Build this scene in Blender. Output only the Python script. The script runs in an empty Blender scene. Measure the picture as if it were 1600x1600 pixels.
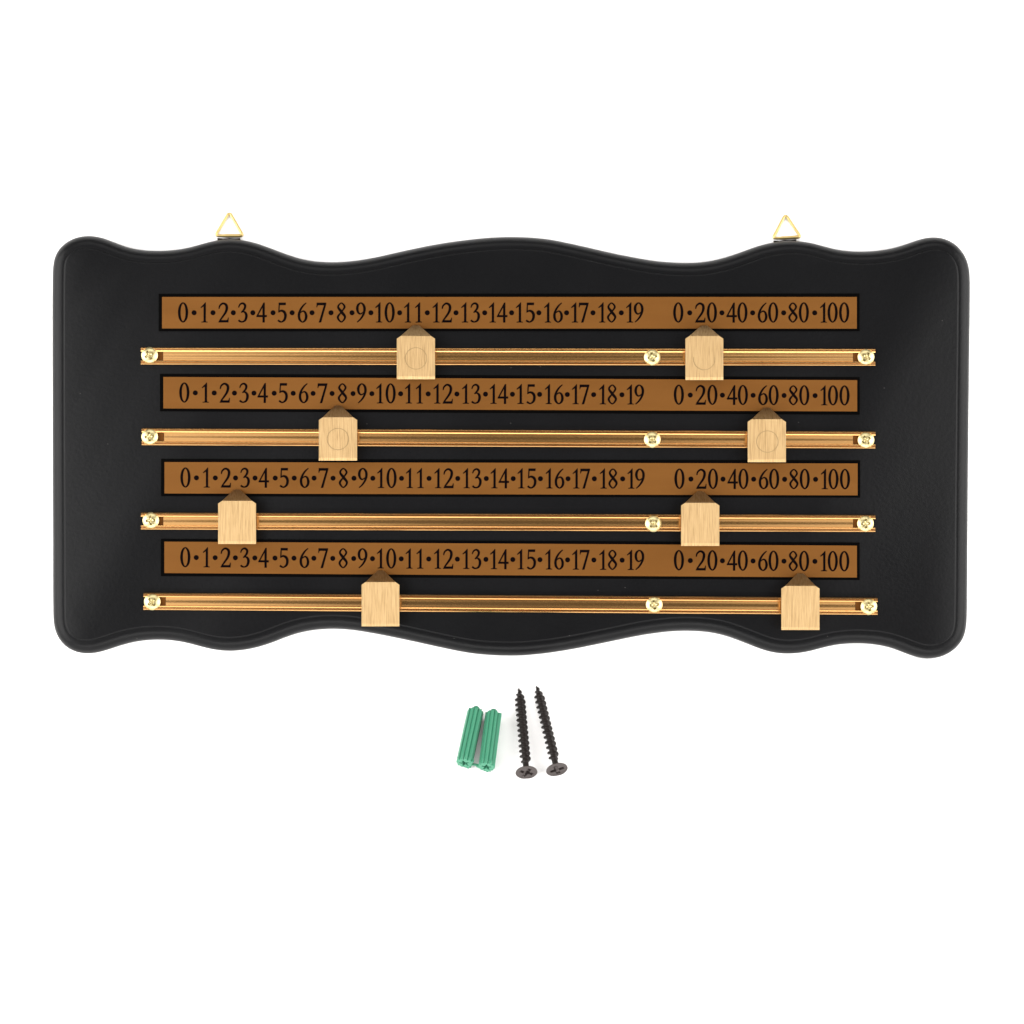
import bpy, bmesh, math, random
from mathutils import Matrix, Vector
random.seed(7)
R = math.radians
sc = bpy.context.scene
COL = sc.collection

# ------------------------------------------------------------------ frame of reference
# Shapes are measured in units of 0.3 mm in a frame whose z axis is the normal of the leaning board;
# the board leans back on a sloping white sheet, the fittings lie on the level sheet before it.
S = 0.0003
D = 4400.0                      # camera distance
TILT = R(35)                    # slope of the back sheet
YC = -226.0                     # fold between the level sheet and the slope
ROT = Matrix.Rotation(TILT, 3, 'X')
ORG = Vector((0, YC, 0))
def W(v):                       # frame -> world
    return ROT @ ((Vector(v) - ORG) * S)

# ------------------------------------------------------------------ camera, world, lamps, exposure
cam_d = bpy.data.cameras.new('camera')
cam = bpy.data.objects.new('camera', cam_d); COL.objects.link(cam)
cam.location = W((0, 0, D)); cam.rotation_euler = (TILT, 0, 0)
cam_d.sensor_width = 36; cam_d.lens = 36 * D / 1600; cam_d.clip_start = 0.01; cam_d.clip_end = 50
sc.camera = cam

wd = bpy.data.worlds.new('World'); sc.world = wd; wd.use_nodes = True
wb = wd.node_tree.nodes['Background']
wb.inputs['Color'].default_value = (1.0, 0.90, 0.78, 1); wb.inputs['Strength'].default_value = 0.10

def softbox(name, pos, target, sx, sy, power, col=(1, 1, 1)):
    l = bpy.data.lights.new(name, 'AREA'); l.shape = 'RECTANGLE'; l.size = sx; l.size_y = sy
    l.energy = power; l.color = col
    o = bpy.data.objects.new(name, l); COL.objects.link(o)
    p = W(pos); o.location = p
    o.rotation_euler = (W(target) - p).to_track_quat('-Z', 'Y').to_euler()
    return o
softbox('softbox_left', (-4500, 0, 2750), (0, 0, 0), 2.0, 1.4, 60, (1, .985, .97))
softbox('softbox_right', (4600, 0, 2650), (0, 0, 0), 2.0, 1.4, 55, (1, .985, .97))
softbox('softbox_front', (0, -4000, 2900), (0, -200, 0), 1.6, 0.6, 27, (1, .985, .97))
softbox('softbox_high_left', (-2100, 0, 4300), (-400, 0, 0), 0.7, 1.1, 3.6, (1, .985, .98))
softbox('softbox_high_right', (2200, 0, 4300), (400, 0, 0), 0.7, 1.1, 3.0, (1, .985, .97))
softbox('fill_back', (0, 3900, 3300), (0, 300, 0), 1.6, 0.6, 12, (1, .985, .97))  # added fill lamp, lifts the shadows on the sheet

sc.view_settings.view_transform = 'Standard'; sc.view_settings.look = 'None'
sc.view_settings.exposure = 0; sc.view_settings.gamma = 1; sc.view_settings.use_curve_mapping = False
sc.cycles.use_denoising = True
sc.cycles.max_bounces = 8

# ------------------------------------------------------------------ materials
def mat(name, col, rough=.5, metal=0.0, spec=.5):
    m = bpy.data.materials.new(name); m.use_nodes = True
    b = m.node_tree.nodes['Principled BSDF']
    b.inputs['Base Color'].default_value = (*col, 1); b.inputs['Roughness'].default_value = rough
    b.inputs['Metallic'].default_value = metal; b.inputs['Specular IOR Level'].default_value = spec
    return m, m.node_tree, b
def noise(nt, scale, detail=3, stretch=(1, 1, 1), rough=.5):
    tc = nt.nodes.new('ShaderNodeTexCoord'); mp = nt.nodes.new('ShaderNodeMapping')
    mp.inputs['Scale'].default_value = stretch
    n = nt.nodes.new('ShaderNodeTexNoise'); n.inputs['Scale'].default_value = scale
    n.inputs['Detail'].default_value = detail; n.inputs['Roughness'].default_value = rough
    nt.links.new(tc.outputs['Object'], mp.inputs['Vector']); nt.links.new(mp.outputs['Vector'], n.inputs['Vector'])
    return n
def ramp(nt, src, stops):
    r = nt.nodes.new('ShaderNodeValToRGB'); e = r.color_ramp.elements
    while len(e) < len(stops): e.new(.5)
    for k, (p, c) in enumerate(stops):
        e[k].position = p; e[k].color = (*c, 1)
    nt.links.new(src, r.inputs['Fac']); return r
def bump(nt, b, src, strength, dist):
    n = nt.nodes.new('ShaderNodeBump'); n.inputs['Strength'].default_value = strength
    n.inputs['Distance'].default_value = dist
    nt.links.new(src, n.inputs['Height']); nt.links.new(n.outputs['Normal'], b.inputs['Normal']); return n

M = {}
m, nt, b = mat('white_paper', (.88, .88, .88), .9, 0, .1); M['paper'] = m

# satin black paint: orange peel, faint mottling, dust specks
m, nt, b = mat('black_paint', (.0009, .0010, .0014), .5, 0, .135); M['paint'] = m
n1 = noise(nt, 700, 3); n2 = noise(nt, 25, 4)
r = ramp(nt, n2.outputs['Fac'], [(.3, (.37,) * 3), (.7, (.42,) * 3)]); nt.links.new(r.outputs['Color'], b.inputs['Roughness'])
bump(nt, b, n1.outputs['Fac'], .16, .0005)
vo = nt.nodes.new('ShaderNodeTexVoronoi'); vo.voronoi_dimensions = '2D'; vo.inputs['Scale'].default_value = 75; vo.inputs['Randomness'].default_value = 1
tc = nt.nodes.new('ShaderNodeTexCoord'); nt.links.new(tc.outputs['Object'], vo.inputs['Vector'])
lt = nt.nodes.new('ShaderNodeMath'); lt.operation = 'LESS_THAN'; lt.inputs[1].default_value = .014
nt.links.new(vo.outputs['Distance'], lt.inputs[0])
sx = nt.nodes.new('ShaderNodeSeparateColor'); nt.links.new(vo.outputs['Color'], sx.inputs['Color'])
g2 = nt.nodes.new('ShaderNodeMath'); g2.operation = 'GREATER_THAN'; g2.inputs[1].default_value = .93
nt.links.new(sx.outputs['Red'], g2.inputs[0])
mu = nt.nodes.new('ShaderNodeMath'); mu.operation = 'MULTIPLY'
nt.links.new(lt.outputs[0], mu.inputs[0]); nt.links.new(g2.outputs[0], mu.inputs[1])
mx = nt.nodes.new('ShaderNodeMix'); mx.data_type = 'RGBA'
mx.inputs['A'].default_value = (.0009, .0010, .0014, 1); mx.inputs['B'].default_value = (.05, .048, .046, 1)
nt.links.new(mu.outputs[0], mx.inputs['Factor']); nt.links.new(mx.outputs['Result'], b.inputs['Base Color'])

m, nt, b = mat('black_print', (.0008, .0007, .0006), .5, 0, .015); M['border'] = m
m, nt, b = mat('black_ink', (.0018, .0006, .0005), .55, 0, .02); M['ink'] = m

m, nt, b = mat('bronze_print', (.30, .15, .05), .45, .42, .12); M['bronze'] = m
n = noise(nt, 60, 4, (.4, 2, 1)); r = ramp(nt, n.outputs['Fac'], [(.3, (.117, .046, .0085)), (.7, (.132, .053, .0105))])
nt.links.new(r.outputs['Color'], b.inputs['Base Color'])

# extruded gold-anodised rail
m, nt, b = mat('gold_rail', (.62, .345, .128), .21, 1); M['rail'] = m

# brushed brass: fine streaks along the pointer's length
m, nt, b = mat('brushed_brass', (.9, .66, .36), .50, 1); M['brass'] = m
b.inputs['Anisotropic'].default_value = .7
tg = nt.nodes.new('ShaderNodeTangent'); tg.direction_type = 'UV_MAP'; tg.uv_map = 'across'; nt.links.new(tg.outputs['Tangent'], b.inputs['Tangent'])
n = noise(nt, 2600, 3, (1, .03, .2), .7)
oi = nt.nodes.new('ShaderNodeObjectInfo'); ml = nt.nodes.new('ShaderNodeMath'); ml.operation = 'MULTIPLY'; ml.inputs[1].default_value = 37.0
nt.links.new(oi.outputs['Random'], ml.inputs[0]); cb = nt.nodes.new('ShaderNodeCombineXYZ')
for q_ in 'XYZ': nt.links.new(ml.outputs[0], cb.inputs[q_])
nt.links.new(cb.outputs[0], n.inputs['Vector'].links[0].from_node.inputs['Location'])
r = ramp(nt, n.outputs['Fac'], [(.28, (.23, .145, .066)), (.5, (.345, .234, .113)), (.72, (.405, .283, .145))])
nt.links.new(r.outputs['Color'], b.inputs['Base Color'])
bump(nt, b, n.outputs['Fac'], .35, .0002)
m, nt, b = mat('brass_line', (.235, .16, .08), .5, 1); M['brassline'] = m

m, nt, b = mat('shaded_slot', (.105, .036, .004), .6, 0, .1); M['slot'] = m  # dull brown stands in for shade and brass reflection in the recess
m, nt, b = mat('yellow_zinc', (.46, .39, .20), .36, 1); M['zinc'] = m
m, nt, b = mat('brass_wire', (.56, .42, .17), .34, 1); M['wire'] = m
m, nt, b = mat('dull_strap', (.022, .014, .010), .5, 0, .3); M['strap'] = m
m, nt, b = mat('black_phosphate', (.011, .008, .007), .42, .3, .3); M['phos'] = m
n = noise(nt, 900, 3); bump(nt, b, n.outputs['Fac'], .2, .0002)
m, nt, b = mat('grey_phosphate_head', (.052, .042, .040), .38, .6, .5); M['phoshead'] = m
n = noise(nt, 900, 3); bump(nt, b, n.outputs['Fac'], .2, .0002)
m, nt, b = mat('green_plastic', (.028, .178, .100), .42, 0, .5); M['green'] = m

# ------------------------------------------------------------------ helpers
def P(px, py, z):               # a point measured in the photograph, set at height z above the back sheet
    k = 1 - z / D
    return Vector(((px - 800) * k, (800 - py) * k, z))
def T(px, py, h):               # the same on the level sheet, h above it (along the sheet's normal)
    # z = (YC - y) tan(TILT) + h / cos(TILT)
    t, c = math.tan(TILT), math.cos(TILT)
    # y = (800-py)(1 - z/D)
    a = 800 - py
    z = (t * (YC - a) + h / c) / (1 - t * a / D)
    return P(px, py, z)
def empty(name, base, label, cat, group=None):
    o = bpy.data.objects.new(name, None); COL.objects.link(o)
    o.empty_display_size = .01
    o.location = W(base); o.rotation_euler = (TILT, 0, 0)
    o['label'] = label; o['category'] = cat
    if group: o['group'] = group
    o['_base'] = tuple(base)
    return o
def build(name, bm, material, parent=None, base=(0, 0, 0), smooth=True, sharp=35):
    """link bm (in frame units) as one mesh; children of a thing share the thing's base"""
    if parent is not None: base = BASE[parent.name]
    off = Vector(base)
    for v in bm.verts: v.co = (v.co - off) * S
    bmesh.ops.recalc_face_normals(bm, faces=bm.faces)
    me = bpy.data.meshes.new(name); bm.to_mesh(me); bm.free()
    me.materials.append(material)
    if material is M['brass']:  # direction across the brushing
        uv = me.uv_layers.new(name='across')
        for l in me.loops:
            c_ = me.vertices[l.vertex_index].co; uv.data[l.index].uv = (c_.x * 100, (c_.y + .31 * c_.z) * 100)
    o = bpy.data.objects.new(name, me); COL.objects.link(o)
    if smooth:
        me.polygons.foreach_set('use_smooth', [True] * len(me.polygons))
        me.set_sharp_from_angle(angle=R(sharp))
    if parent is not None: o.parent = parent
    else: o.location = W(base); o.rotation_euler = (TILT, 0, 0)
    BASE[o.name] = tuple(base)
    return o
BASE = {}
def thing(name, base, *a, **k):
    o = empty(name, base, *a, **k); del o['_base']; BASE[o.name] = tuple(base); return o
def loft(bm, rings, closed=True, cap0=False, cap1=False):
    vs = [[bm.verts.new(p) for p in r] for r in rings]
    n = len(vs[0])
    for a, c in zip(vs, vs[1:]):
        for i in range(n if closed else n - 1):
            j = (i + 1) % n
            bm.faces.new((a[i], a[j], c[j], c[i]))
    if cap0: bm.faces.new(vs[0][::-1])
    if cap1: bm.faces.new(vs[-1])
    return vs
def catmull(pts, n=8, closed=False):
    out = []; N = len(pts)
    segs = N if closed else N - 1
    for i in range(segs):
        g = lambda k: Vector(pts[k % N]) if closed else Vector(pts[min(max(k, 0), N - 1)])
        p0, p1, p2, p3 = g(i - 1), g(i), g(i + 1), g(i + 2)
        for s in range(n):
            t = s / n
            out.append(.5 * ((2 * p1) + (p2 - p0) * t + (2 * p0 - 5 * p1 + 4 * p2 - p3) * t * t + (3 * p1 - p0 - 3 * p2 + p3) * t ** 3))
    if not closed: out.append(Vector(pts[-1]))
    return out
def box(bm, corners, z0, z1):   # corners: four Vectors (frame x,y)
    loft(bm, [[(c[0], c[1], z0) for c in corners], [(c[0], c[1], z1) for c in corners]], True, True, True)
def tube(bm, path, r, closed=True, n=12, flat=1.0):
    N = len(path); rings = []
    for i, p in enumerate(path):
        a = path[(i - 1) % N]; c = path[(i + 1) % N]
        t = (Vector(c) - Vector(a)).normalized(); z = Vector((0, 0, 1)); s = t.cross(z).normalized()
        rr = r if not callable(r) else r(i / N)
        rings.append([Vector(p) + s * (rr * math.cos(q * 2 * math.pi / n)) + z * (rr * flat * math.sin(q * 2 * math.pi / n)) for q in range(n)])
    if closed: rings.append(rings[0])
    vs = []
    if closed:
        vs = [[bm.verts.new(p) for p in r_] for r_ in rings[:-1]]; vs.append(vs[0])
        for a, c in zip(vs, vs[1:]):
            for i in range(n): bm.faces.new((a[i], a[(i + 1) % n], c[(i + 1) % n], c[i]))
    else: loft(bm, rings, True, True, True)

# ------------------------------------------------------------------ setting: one folded white sheet
bm = bmesh.new()
prof = [(YC - 5200, 5200 * math.tan(TILT))]
for k in range(9):              # small radius at the fold
    t = k / 8; d = 2.5
    p0 = Vector((YC - d, d * math.tan(TILT))); p1 = Vector((YC, 0)); p2 = Vector((YC + d, 0))
    q = p0 * (1 - t) ** 2 + p1 * 2 * t * (1 - t) + p2 * t * t
    prof.append((q.x, q.y))
prof.append((YC + 6500, 0))
rows = [[bm.verts.new((x, y, z)) for x in (-5200, 5200)] for y, z in prof]
for a, c in zip(rows, rows[1:]): bm.faces.new((a[0], a[1], c[1], c[0]))
o = build('backdrop', bm, M['paper'], base=ORG); o['kind'] = 'structure'

# ------------------------------------------------------------------ scoreboard
ZB, ZF = 3.0, 48.0
board_base = P(800, 1026, ZB)
score = thing('scoreboard', board_base, 'black wavy-edged wooden scoreboard with four number strips and gold rails, leaning on white', 'scoreboard')

outline = [(82, 440), (85, 402), (94, 386), (110, 374), (127, 368.5), (142, 368), (160, 371), (177, 378), (200, 386.5), (225, 391), (252, 391.7),
 (277, 390), (300, 385.5), (325, 378), (342, 374.7), (360, 373.3), (380, 374.7), (405, 381), (435, 392.3), (460, 401.5), (480, 406.5), (500, 409), (525, 409.6),
 (552, 407.5), (585, 402.3), (635, 391), (685, 381), (735, 374), (772, 370.7), (805, 370), (830, 371), (860, 374), (910, 384.5), (960, 396),
 (1010, 405.5), (1040, 409.3), (1072, 410.6), (1100, 409.3), (1130, 403), (1160, 393), (1185, 383.7), (1210, 378), (1235, 375.8), (1255, 377), (1275, 381),
 (1300, 388.3), (1322, 392), (1350, 393), (1375, 391), (1400, 386.5), (1425, 378), (1442, 372), (1460, 369.8), (1477, 372.5), (1495, 382.5), (1507, 397.5),
 (1514, 415), (1515.7, 440), (1515, 520), (1513.5, 645), (1512, 810), (1511, 955), (1509.5, 984), (1503.5, 1002), (1487, 1019), (1470, 1027), (1452, 1029.8),
 (1435, 1028), (1415, 1021), (1392, 1012), (1367, 1007), (1340, 1005.4), (1310, 1007), (1285, 1012.4), (1260, 1019), (1232, 1022), (1205, 1019.3),
 (1185, 1013), (1160, 1003), (1130, 992.3), (1100, 987), (1067, 985.8), (1035, 988), (997, 993.7), (947, 1004), (897, 1014), (860, 1020), (830, 1023.3), (805, 1024.7),
 (772, 1024), (735, 1020.8), (685, 1011), (635, 1000), (590, 991), (555, 985), (522, 982.6), (497, 983.8), (475, 987), (455, 992.5), (435, 1000.3), (410, 1009.5),
 (382, 1015.7), (357, 1017.6), (332, 1015), (305, 1008), (280, 1002), (252, 999.6), (222, 1001), (197, 1006), (172, 1014), (155, 1019.5), (137, 1022),
 (120, 1020), (103, 1011.5), (91, 998), (85, 982), (83, 960), (82.5, 810), (82, 660)]
raw = [P(x, y, 26).xy for x, y in outline]
dense = catmull(raw, 12, True)
# even resampling + light smoothing
L = [0]
for a, c in zip(dense, dense[1:] + dense[:1]): L.append(L[-1] + (c - a).length)
NB = 900; loop = []; k = 0
for i in range(NB):
    s = L[-1] * i / NB
    while L[k + 1] < s: k += 1
    t = (s - L[k]) / (L[k + 1] - L[k]); loop.append(dense[k].lerp(dense[(k + 1) % len(dense)], t))
for _ in range(10):
    loop = [(loop[i - 1] + loop[i] * 2 + loop[(i + 1) % NB]) / 4 for i in range(NB)]
area = sum(a.x * c.y - a.y * c.x for a, c in zip(loop, loop[1:] + loop[:1]))
if area < 0: loop.reverse()
nrm = []
for i in range(NB):
    t = loop[(i + 2) % NB] - loop[i - 2]; nrm.append(Vector((-t.y, t.x)).normalized())   # inward
for _ in range(4):
    nrm = [(nrm[i - 1] + nrm[i] * 2 + nrm[(i + 1) % NB]).normalized() for i in range(NB)]
prof = [(4, ZB), (1.2, ZB + 1.2), (0, ZB + 5), (0, 23)]
for q in range(1, 9):
    a = q / 8 * R(84); prof.append((18.5 * (1 - math.cos(a)), 23 + 22.3 * math.sin(a)))
prof += [(19.0, 45.35), (20.3, 45.2), (20.8, 45.4), (21.3, 46.8), (22.0, 47.7), (23.4, ZF)]
bm = bmesh.new()
rings = [[(p.x + n_.x * d, p.y + n_.y * d, z) for p, n_ in zip(loop, nrm)] for d, z in prof]
vs = loft(bm, rings)
bm.faces.new(vs[-1]); bm.faces.new(vs[0][::-1])
build('board', bm, M['paint'], score, sharp=50)

# ---- numerals: condensed serif figures drawn as pen strokes (16 x 32 box, y down)
def stroke(pts, closed=False): return ('s', pts, closed)
def poly(*pts): return ('p', pts, False)
SIX = [stroke([(13.6, 1.0, 1.5), (8.6, 5.6, 2.5), (4.2, 12.3, 3.2), (2.1, 20, 3.9), (3.2, 27, 3.6), (7.6, 31, 2.0), (12, 27.8, 3.4), (13.4, 22, 4.0), (11.9, 16.2, 3.2), (8.4, 13.9, 2.2), (3.9, 16.8, 1.4)])]
G = {
 '0': [stroke([(8, 1.1, 2.0), (3.7, 5.8, 3.4), (2.1, 16, 4.1), (3.7, 26.2, 3.4), (8, 30.9, 2.0), (12.3, 26.2, 3.4), (13.9, 16, 4.1), (12.3, 5.8, 3.4)], True)],
 '1': [poly((4.9, 3.4), (7.6, 0.2), (8.5, 0.2), (8.5, 29.2), (9.2, 30.3), (11.3, 30.6), (11.3, 31.7), (1.4, 31.7), (1.4, 30.6), (4.2, 30.2), (4.9, 29.2)),
       poly((0.1, 8.1), (5.2, 3.0), (7.0, 2.0), (6.0, 6.0), (1.1, 9.2))],
 '2': [stroke([(1.2, 10.4, 1.7), (2.6, 5.4, 2.5), (7.4, 1.9, 3.0), (12.3, 4.4, 3.8), (13.3, 9.6, 4.1), (11.4, 16, 3.5), (6.6, 23.2, 2.8), (2.0, 29.4, 2.2)]),
       poly((0.2, 31.7), (0.4, 30.4), (2.8, 28.0), (13.6, 28.0), (14.7, 26.4), (15.1, 24.0), (16.4, 24.2), (15.9, 31.7))],
 '3': [stroke([(1.4, 8.4, 1.7), (3.6, 3.6, 2.4), (8.0, 1.7, 3.0), (11.6, 5.0, 3.6), (10.6, 10.6, 3.2), (5.6, 16.2, 1.9)]),
       stroke([(5.4, 15.9, 1.5), (9.6, 14.9, 2.4), (13.0, 18.0, 3.8), (13.5, 23.2, 4.0), (11.4, 28.6, 3.2), (7.0, 30.8, 2.2), (3.6, 29.9, 2.8), (1.4, 28.0, 3.0)])],
 '4': [poly((9.8, 4.2), (11.2, 0.8), (13.4, 0.4), (13.4, 31.8), (9.8, 31.8)), poly((11.0, 1.4), (12.6, 3.2), (3.0, 21.0), (0.5, 21.4)), poly((0.2, 21.2), (1.6, 20.1), (16.6, 20.1), (16.6, 23.3), (0.2, 23.3))],
 '5': [poly((2.7, 0.8), (3.6, 0.6), (13.8, 0.6), (13.5, 4.6), (4.3, 4.6)), poly((2.5, 0.8), (4.3, 0.8), (3.6, 15.4), (1.7, 16.2)),
       stroke([(2.2, 15.6, 1.5), (6.2, 13.3, 3.0), (10.8, 15.2, 4.0), (13.0, 20.4, 4.1), (11.7, 27, 3.6), (7.2, 30.8, 2.2), (3.6, 29.9, 2.8), (1.4, 28.0, 3.0)])],
 '6': SIX,
 '7': [poly((0.6, 0.7), (15.8, 0.7), (14.6, 4.8), (3.0, 4.8), (1.9, 5.8), (1.4, 8.2), (0.2, 8.0)), poly((12.2, 3.8), (15.6, 1.0), (15.6, 2.6), (7.6, 31.6), (3.8, 31.9))],
 '8': [stroke([(7.6, 1.3, 2.0), (2.5, 7.2, 3.1), (7.6, 15, 4.4), (13.3, 23.4, 3.4), (7.6, 30.9, 2.0), (2.0, 23.6, 3.3), (7.9, 14.9, 2.2), (12.6, 7.2, 3.0)], True)],
 '9': [('s', [(15.6 - x, 32.2 - y, w) for x, y, w in SIX[0][1]], False)],
}
def glyph(bm, ch, place):       # place(x, y, dz) maps glyph box coordinates to the frame
    dz = 0
    for kind, pts, closed in G[ch]:
        dz += .04
        if kind == 'p':
            bm.faces.new([bm.verts.new(place(x, y, dz)) for x, y in pts]); continue
        c = catmull([(x, y, w) for x, y, w in pts], 7, closed); N = len(c); a = []; e = []
        for i, p in enumerate(c):
            q0 = c[(i - 1) % N] if closed or i else c[0]; q1 = c[(i + 1) % N] if closed or i < N - 1 else c[-1]
            t = Vector((q1.x - q0.x, q1.y - q0.y)).normalized(); s = Vector((-t.y, t.x)) * p.z * .5
            d2 = dz + .03 * i / N
            a.append(bm.verts.new(place(p.x + s.x, p.y + s.y, d2))); e.append(bm.verts.new(place(p.x - s.x, p.y - s.y, d2)))
        for i in range(N if closed else N - 1):
            j = (i + 1) % N; bm.faces.new((a[i], a[j], e[j], e[i]))
chars = [('0', 278), ('1', 313.1), ('2', 341), ('3', 371.3), ('4', 400.3), ('5', 433), ('6', 465), ('7', 494.2), ('8', 525.8), ('9', 556),
 ('1', 586), ('0', 600.8), ('1', 631), ('1', 648), ('1', 675.5), ('2', 689.8), ('1', 720.2), ('3', 734.4), ('1', 763.5), ('4', 776.2), ('1', 805.7), ('5', 820.8),
 ('1', 849.8), ('6', 864.2), ('1', 892), ('7', 904.1), ('1', 934.6), ('8', 948), ('1', 978), ('9', 990),
 ('0', 1051.8), ('2', 1085.8), ('0', 1104.3), ('4', 1134.7), ('0', 1152), ('6', 1183.8), ('0', 1200.1), ('8', 1231.3), ('0', 1248), ('1', 1281), ('0', 1293), ('0', 1311)]
dots = [303.2, 332.8, 364.5, 395, 426.6, 456.4, 487.5, 517.2, 550, 579.5, 624.5, 667.6, 712.5, 757.3, 799.4, 842, 885.3, 926.5, 970.8, 1077.7, 1128, 1176, 1224.5, 1273]

# each strip: outer corners (left x, right x, top-left y, top-right y, bottom-left y, bottom-right y), inner likewise
strips = [((248, 1343, 459, 458.6, 517.5, 517.5), (253.2, 1338.8, 464, 464, 513.2, 513.5)),
          ((250, 1343.2, 584, 589.3, 642.6, 648), (255.2, 1339.3, 589, 594, 638.2, 642.8)),
          ((251.7, 1344, 717, 719.3, 775.3, 777.6), (257, 1340, 722, 724.2, 771, 774)),
          ((251.5, 1343.2, 842, 847.8, 900.2, 906.4), (256.8, 1338.9, 846.3, 852.6, 895.4, 902.4))]
for outer, inner in strips:
    def corners(q, z): return [P(q[0], q[4], z), P(q[1], q[5], z), P(q[1], q[3], z), P(q[0], q[2], z)]
    bm = bmesh.new(); box(bm, corners(outer, 49.4), ZF - .3, 49.4)
    strip = build('number_strip', bm, M['border'], score, smooth=False)
    bm = bmesh.new(); box(bm, corners(inner, 49.9), 49.2, 49.9)
    build('bronze_panel', bm, M['bronze'], strip, smooth=False)
    def at(x, y, dz):           # measured on the first strip -> this strip
        u = (x - 253.2) / (1338.8 - 253.2); v = (y - 464) / 49.3
        l = Vector((inner[0], inner[2])).lerp(Vector((inner[0], inner[4])), v)
        r_ = Vector((inner[1], inner[3])).lerp(Vector((inner[1], inner[5])), v)
        q = l.lerp(r_, u); return P(q.x, q.y, 50.15 + dz)
    bm = bmesh.new()
    for ch, x0 in chars:
        glyph(bm, ch, lambda x, y, dz: at(x0 + x, 472.2 + y, dz))
    for x0 in dots:
        bm.faces.new([bm.verts.new(at(x0 + 3.9 * math.cos(k * math.pi / 12), 488.7 + 3.9 * math.sin(k * math.pi / 12), .02)) for k in range(24)])
    build('numerals', bm, M['ink'], strip, smooth=False)

# ---- rails with their screws
def pan_screw(px, py, z0, r, rise, ang, material, name, parent):
    """domed cross-head screw, axis along the board's normal"""
    c = P(px, py, z0 + rise); bm = bmesh.new(); NR, NA = 34, 120
    def h(x, y):
        d = math.hypot(x, y) / r
        z = rise * (1 - d ** 2.6) if d < 1 else 0
        ca, sa = math.cos(ang), math.sin(ang); u = abs(x * ca + y * sa); v = abs(-x * sa + y * ca)
        if u < v: u, v = v, u
        e = max(u - .56 * r, (v - (.14 * r + .06 * max(0, .5 * r - u))) * 2.2)
        depth = min(1, max(0, -e / (.09 * r))); core = max(0, 1 - math.hypot(x, y) / (.30 * r))
        return z - rise * (.85 * depth + .5 * depth * core)
    rings = []
    for i in range(1, NR + 1):
        rad = r * i / NR
        rings.append([(c.x + rad * math.cos(a), c.y + rad * math.sin(a), z0 + h(rad * math.cos(a), rad * math.sin(a))) for a in (k * 2 * math.pi / NA for k in range(NA))])
    vs = loft(bm, rings + [[(p[0], p[1], z0 - 1.2) for p in rings[-1]]])
    cv = bm.verts.new((c.x, c.y, z0 + h(0, 0)))
    for k in range(NA): bm.faces.new((cv, vs[0][k], vs[0][(k + 1) % NA]))
    # threaded shank going down into the wood
    sh = [[(c.x + .32 * r * math.cos(k * math.pi / 8), c.y + .32 * r * math.sin(k * math.pi / 8), z) for k in range(16)] for z in (z0 - 1.2, ZF - 12)]
    loft(bm, sh, True, False, True)
    return build(name, bm, material, parent, sharp=55)
rails = [((220, 556.1), (1367.8, 558.0), [(233, 554.8), (1019.5, 557.8), (1353.8, 557.5)]),
         ((221.4, 682.2), (1367.8, 687.4), [(233.2, 682.3), (1019.5, 686.6), (1353.8, 687.5)]),
         ((220.2, 814.0), (1367.8, 817.9), [(235, 813.2), (1021.3, 818.2), (1353, 818.2)]),
         ((224, 939.6), (1371.2, 947.4), [(237.2, 940.6), (1022.5, 945.2), (1358.2, 948)])]
# section across the rail: (offset, height)
side = [(13.2, 0), (13.2, 6.0), (12.9, 6.5), (11.9, 7.3), (11.2, 7.5), (10.6, 7.4), (10.2, 6.8), (10.0, 5.6), (9.4, 5.6), (9.1, 7.0), (8.7, 7.4), (8.3, 7.35), (6.9, 6.5), (6.55, 5.8), (6.4, 3.4)]
floor = [(-6.3 + 12.6 * k / 24, 2.3 + .13 * math.cos(2 * math.pi * (k / 24) * 1.5)) for k in range(25)]
for (x0, y0), (x1, y1), screws in rails:
    a = P(x0, y0, ZF + 7); c = P(x1, y1, ZF + 7); ax = (c - a).normalized(); up = Vector((-ax.y, ax.x, 0)); Lr = (c - a).length
    def pt(s, off, z): q = a + ax * s + up * off; return (q.x, q.y, ZF + z)
    bm = bmesh.new()
    for sg in (1, -1):          # the two ridged flanges, full length
        sec = [(o_ * sg, z) for o_, z in side] + [(6.4 * sg, 0)]
        loft(bm, [[pt(s, o_, z) for o_, z in sec] for s in (0, Lr)], True, True, True)
    g = 34                      # the floor is milled away round the end screws
    sec = floor + [(6.3, .2), (-6.3, .2)]
    loft(bm, [[pt(s, o_, z) for o_, z in sec] for s in (g, Lr - g)], True, True, True)
    rail = build('slide_rail', bm, M['rail'], score, sharp=14)
    for s0_, s1_ in ((15, g - .5), (Lr - g + .5, Lr - 15)):     # milled slot round each end screw, recess shade painted in
        bm = bmesh.new(); sec = [(-6.3, .9), (6.3, .9), (6.3, .15), (-6.3, .15)]
        loft(bm, [[pt(s, o_, z) for o_, z in sec] for s in (s0_, s1_)], True, True, True)
        build('milled_slot', bm, M['slot'], rail, smooth=False)
    for px, py in screws:
        pan_screw(px, py, ZF + 6.2, 12.9, 4.6, random.uniform(0, math.pi / 2), M['zinc'], 'rail_screw', rail)

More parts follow.
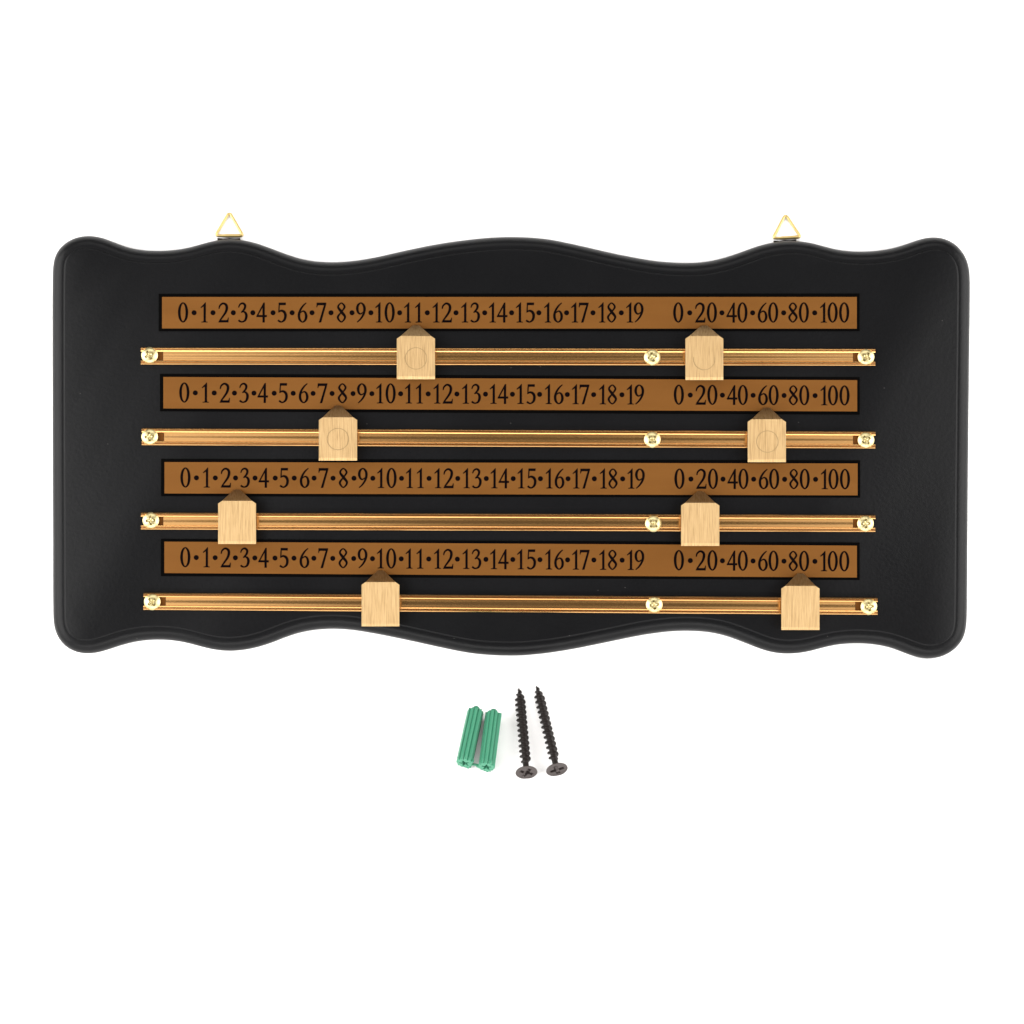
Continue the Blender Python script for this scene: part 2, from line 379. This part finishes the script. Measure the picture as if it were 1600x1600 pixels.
# ---- hangers: a strap plate on the board's back holding a triangular wire ring
hang = [((358.3, 331.2), (336.4, 368.3), (379.9, 368.5)), ((1227.3, 334.8), (1207.4, 372.7), (1251.0, 370.3))]
for ap, bl, br in hang:
    tx0, tx1 = ap[0] - 18.5, ap[0] + 17.0
    ymid = (bl[1] + br[1]) / 2; sl = (br[1] - bl[1]) / (br[0] - bl[0])
    bm = bmesh.new(); q = [(tx0, ymid + 60), (tx1, ymid + 60), (tx1, ymid + 5.0 + sl * 18), (tx0, ymid + 5.0 - sl * 18)]
    box(bm, [P(x, y, 3) for x, y in q], .2, 2.9)
    # the strap's rolled lip round the ring
    lip = [P(tx0 + (tx1 - tx0) * t, ymid + 4.6 + sl * (t - .5) * 36, 3.2) for t in (0, .5, 1)]
    tube(bm, lip, 1.3, False, 10)
    hg = build('hanger', bm, M['strap'], score)
    pts = []
    tri = [Vector(ap), Vector(br), Vector(bl)]
    for k in range(3):          # rounded corners
        p = tri[k]; a_ = tri[k - 1]; c_ = tri[(k + 1) % 3]; rr = 6.0
        s0 = p + (a_ - p).normalized() * rr; s1 = p + (c_ - p).normalized() * rr
        for j in range(9):
            t = j / 8; pts.append(s0 * (1 - t) ** 2 + p * 2 * t * (1 - t) + s1 * t * t)
        nxt = tri[(k + 1) % 3]; e1 = nxt + (p - nxt).normalized() * rr
        for j in range(1, 6): pts.append(s1.lerp(e1, j / 6))
    bm = bmesh.new(); tube(bm, [P(p.x, p.y, 3.2) for p in pts], lambda f: 2.8 if .40 < f < .62 else 2.2, True, 16)
    build('wire_ring', bm, M['wire'], hg)

# ------------------------------------------------------------------ sliding pointers (each slides on its rail: things of their own)
pointers = [(620, 679.7, 508, 525, 592.6, (650, 560), 'brass pointer with a faint circle, on the top rail under number 11'),
            (1071, 1130.2, 508.6, 525, 593.8, (1100.3, 561), 'brass pointer with a faint arc, on the top rail under number 20'),
            (498.2, 558, 633.6, 652, 719.7, (528, 686), 'brass pointer with a faint circle, on the second rail under number 8'),
            (1168.2, 1228, 637, 655, 722.2, (1199, 690), 'brass pointer with a faint circle, on the second rail under number 60'),
            (340.8, 400, 765, 782.6, 850, None, 'plain brass pointer on the third rail under number 3, leftmost of all pointers'),
            (1064.2, 1124, 767.5, 785.7, 853, None, 'plain brass pointer on the third rail under number 20'),
            (565, 624, 891.3, 909.5, 978.7, None, 'plain brass pointer on the bottom rail under number 10'),
            (1220.8, 1280.5, 895.8, 915.5, 984.3, None, 'plain brass pointer on the bottom rail under number 80')]
ZP, ZL, ZT = 73.0, 57.5, 53.5   # front face, underside, pointer end
def bevelled(bm, w, segs=2):
    ed = [e for e in bm.edges if len(e.link_faces) == 2 and e.calc_face_angle(0) > R(25)]
    bmesh.ops.bevel(bm, geom=ed, offset=w, segments=segs, affect='EDGES', profile=.6)
for x0, x1, yt, yf, yb, disc, label in pointers:
    cx = (x0 + x1) / 2
    base = P(cx, yb, ZL)
    th = thing('score_pointer', base, label, 'pointer', 'brass pointers on the scoreboard rails')
    ysh = yf + 4.2; hw = (x1 - x0) / 2; tw = 4.6
    xr = cx + hw - 6.2; xl = cx - hw + 6.2
    # block: front face, chamfered foot, shoulders
    bm = bmesh.new()
    front = [(x0, yb - 4.4), (x1, yb - 4.4), (x1, ysh), (xr, yf), (xl, yf), (x0, ysh)]
    back = [(x0, yb), (x1, yb), (x1, ysh), (xr, yf), (xl, yf), (x0, ysh)]
    loft(bm, [[P(x, y, ZL).to_tuple() for x, y in back], [P(x, y, ZP - 2.3).to_tuple() for x, y in back], [P(x, y, ZP).to_tuple() for x, y in front]], True, True, True)
    bevelled(bm, .45)
    # slide foot running in the channel
    mid = (yt + yb) / 2 + 6
    box(bm, [P(x, y, 56) for x, y in ((x0 + 6, mid + 4.5), (x1 - 6, mid + 4.5), (x1 - 6, mid - 4.5), (x0 + 6, mid - 4.5))], ZF + 3.6, ZL + .5)
    blk = build('slide_block', bm, M['brass'], th, sharp=8)
    # the sloping pointer: falls from the block's front edge to a blunt end over the numbers
    bm = bmesh.new(); e = .15
    topf = [(xl, yf - e, ZP - .3), (xr, yf - e, ZP - .3), (cx + tw, yt, ZT), (cx - tw, yt, ZT)]
    botf = [(xl, yf - e, 51.5), (xr, yf - e, 51.5), (cx + tw, yt, 51.5), (cx - tw, yt, 51.5)]
    loft(bm, [[P(*p).to_tuple() for p in botf], [P(*p).to_tuple() for p in topf]], True, True, True)
    bevelled(bm, .4)
    build('pointer_tip', bm, M['brass'], th, sharp=8)
    if disc:                    # round plug ground flush with the face; its seam shows as a fine ring
        bm = bmesh.new(); c = P(disc[0], disc[1], ZP)
        span = (0, 2 * math.pi) if disc[0] != 1100.3 else (R(170), R(370))
        n = 96; inn, out = [], []
        for k in range(n + 1):
            a = span[0] + (span[1] - span[0]) * k / n
            w_ = .42
            inn.append((c.x + (16.5 - w_) * math.cos(a), c.y + (16.5 - w_) * math.sin(a), ZP + .08)); out.append((c.x + (16.5 + w_) * math.cos(a), c.y + (16.5 + w_) * math.sin(a), ZP + .08))
        loft(bm, [inn, out], False)
        build('plug_seam', bm, M['brassline'], blk, smooth=False)

# ------------------------------------------------------------------ wood screws lying on the sheet
def basis(a, c):
    ax = (c - a).normalized(); nrm_ = Vector((0, math.sin(TILT), math.cos(TILT)))
    s = ax.cross(nrm_).normalized(); u = s.cross(ax).normalized(); return ax, s, u
def wood_screw(tip, head, spin, label):
    hr = 16.6
    A = T(*tip, 1.2); B = T(*head, hr * .93); ax, s, u = basis(A, B); Ls = (B - A).length
    base = T((tip[0] + head[0]) / 2, (tip[1] + head[1]) / 2, 0)
    th = thing('wood_screw', base, label, 'screw', 'black wood screws below the scoreboard')
    def pt(d, r, a): return A + ax * d + (s * math.cos(a) + u * math.sin(a)) * r
    hh = 10.5; end = Ls - hh + 2
    pitch = 9.7; NA = 40; st = .55; bm = bmesh.new(); rings = []
    n = int(end / st)
    for i in range(n + 1):
        d = i * st; core = 4.6 * min(1, (d + .4) / 22) ** .8
        ring = []
        for k in range(NA):
            a = 2 * math.pi * k / NA; f = (d / pitch - k / NA + spin) % 1.0
            rid = max(0, 1 - abs(f - .5) / .24) ** 1.15
            env = min(1, d / 26) ** .7 * max(0, min(1, (end - 9 - d) / 5))
            ring.append(pt(d, core + 4.1 * rid * env, a))
        rings.append(ring)
    loft(bm, rings, True, True, True)
    build('threaded_shank', bm, M['phos'], th, sharp=60)
    # countersunk head with a cross recess in its face
    bm = bmesh.new(); NR = 36; NA = 120; rings = []
    for d, r in ((end - 1, 4.7), (end + 2, 5.6), (end + 5, 9.0), (Ls - 2.4, 15.2), (Ls - 1.6, hr - .25), (Ls - .5, hr), (Ls, hr - .45)):
        rings.append([pt(d, r, 2 * math.pi * k / NA) for k in range(NA)])
    def depth(x, y):
        uu, vv = abs(x), abs(y)
        if uu < vv: uu, vv = vv, uu
        e = max(uu - 10.8, (vv - 2.9 - .12 * max(0, 5 - uu)) * 2.0); q = min(1, max(0, -e / .6))
        core = max(0, 1 - math.hypot(x, y) / 9.5)
        return q * (4.2 + 3.5 * core)
    for i in range(NR - 1, 0, -1):
        r = (hr - .45) * i / NR
        rings.append([pt(Ls - depth(r * math.cos(a - spin * 6), r * math.sin(a - spin * 6)), r, a) for a in (2 * math.pi * k / NA for k in range(NA))])
    vs = loft(bm, rings); cv = bm.verts.new(pt(Ls - depth(0, 0), 0, 0))
    for k in range(NA): bm.faces.new((cv, vs[-1][k], vs[-1][(k + 1) % NA]))
    build('screw_head', bm, M['phoshead'], th, sharp=50)
wood_screw((810.7, 1074.2), (822.7, 1207.6), .08, 'black coarse-threaded wood screw, nearer the green plugs, lying almost straight')
wood_screw((838.1, 1070.8), (870.3, 1203.0), .22, 'black coarse-threaded wood screw, farther from the green plugs, lying more slanted')

# ------------------------------------------------------------------ green wall plugs, still joined by their moulding web
pl_base = T(748, 1150, 0)
plugs = thing('wall_plugs', pl_base, 'pair of ribbed green plastic wall plugs joined at one end, beside the black screws', 'wall plugs')
ends = []
for (tx, ty), (bx, by), spin in (((743.2, 1111.5), (725.6, 1193), .0), ((770.8, 1116), (760.0, 1199), .35)):
    A = T(tx, ty, 15.0); B = T(bx, by, 15.0); ax, s, u = basis(A, B); Lp = (B - A).length
    def pt(d, r, a): return A + ax * d + (s * math.cos(a) + u * math.sin(a)) * r
    NA = 192
    def rad(a, d):
        a2 = a - spin
        rib = .5 + .5 * math.cos(11 * a2)
        r = 9.9 + 2.8 * rib ** .38
        for q in (R(45), R(135), R(225), R(315)):      # four corner fins
            dl = abs((a2 - q + math.pi) % (2 * math.pi) - math.pi)
            r += 2.0 * max(0, 1 - dl / R(10))
        return r
    def hole(a):                # star-shaped bore
        a2 = a - spin; return 4.0 + 4.0 * max(0, math.cos(5 * a2)) ** .7
    bm = bmesh.new(); ring = lambda d, f: [pt(d, f(2 * math.pi * k / NA), 2 * math.pi * k / NA) for k in range(NA)]
    rings = []
    for q in range(1, 8):       # rounded nose
        t = q / 7 * math.pi / 2; rings.append(ring(-9.5 * math.cos(t) + .2, lambda a: 7.2 * math.sin(t)))
    rings.append(ring(.4, lambda a: min(10.8, rad(a, 0)) - .3))
    for i in range(0, 13):
        d = .6 + (Lp - .9) * i / 12; rings.append(ring(d, lambda a: rad(a, d)))
    rings.append(ring(Lp, lambda a: rad(a, Lp) - .35))
    rings.append(ring(Lp, lambda a: hole(a) + .4))
    rings.append(ring(Lp - .5, hole)); rings.append(ring(Lp - 30, lambda a: hole(a) * .8))
    loft(bm, rings, True, True, True)
    for q in ((R(250), R(150)) if not spin else (R(350), R(265), R(120))):   # moulding tabs at the mouth
        rd = s * math.cos(q) + u * math.sin(q); tg_ = ax.cross(rd)
        loft(bm, [[A + ax * (Lp + dl) + rd * rr + tg_ * tt for dl, tt in ((-5, -w_), (-.4, -w_), (-.4, w_), (-5, w_))] for rr, w_ in ((10.5, 2.4), (15.6, 1.3))], True, True, True)
    build('wall_plug', bm, M['green'], plugs, sharp=45)
    ends.append((A, B, ax, s, u))
bm = bmesh.new()
(_, B0, ax0, s0, u0), (_, B1, ax1, s1, u1) = ends
p0 = B0 - ax0 * 3 ; p1 = B1 - ax1 * 3; dirn = (p1 - p0).normalized(); up = Vector((0, math.sin(TILT), math.cos(TILT))); sd = dirn.cross(up).normalized()
a_, c_ = p0 + dirn * 8, p1 - dirn * 8
loft(bm, [[q + up * 1.2 * i + sd * 1.6 * j - up * 3 for i, j in ((-1, -1), (1, -1), (1, 1), (-1, 1))] for q in (a_, c_)], True, True, True)
build('joining_web', bm, M['green'], plugs)
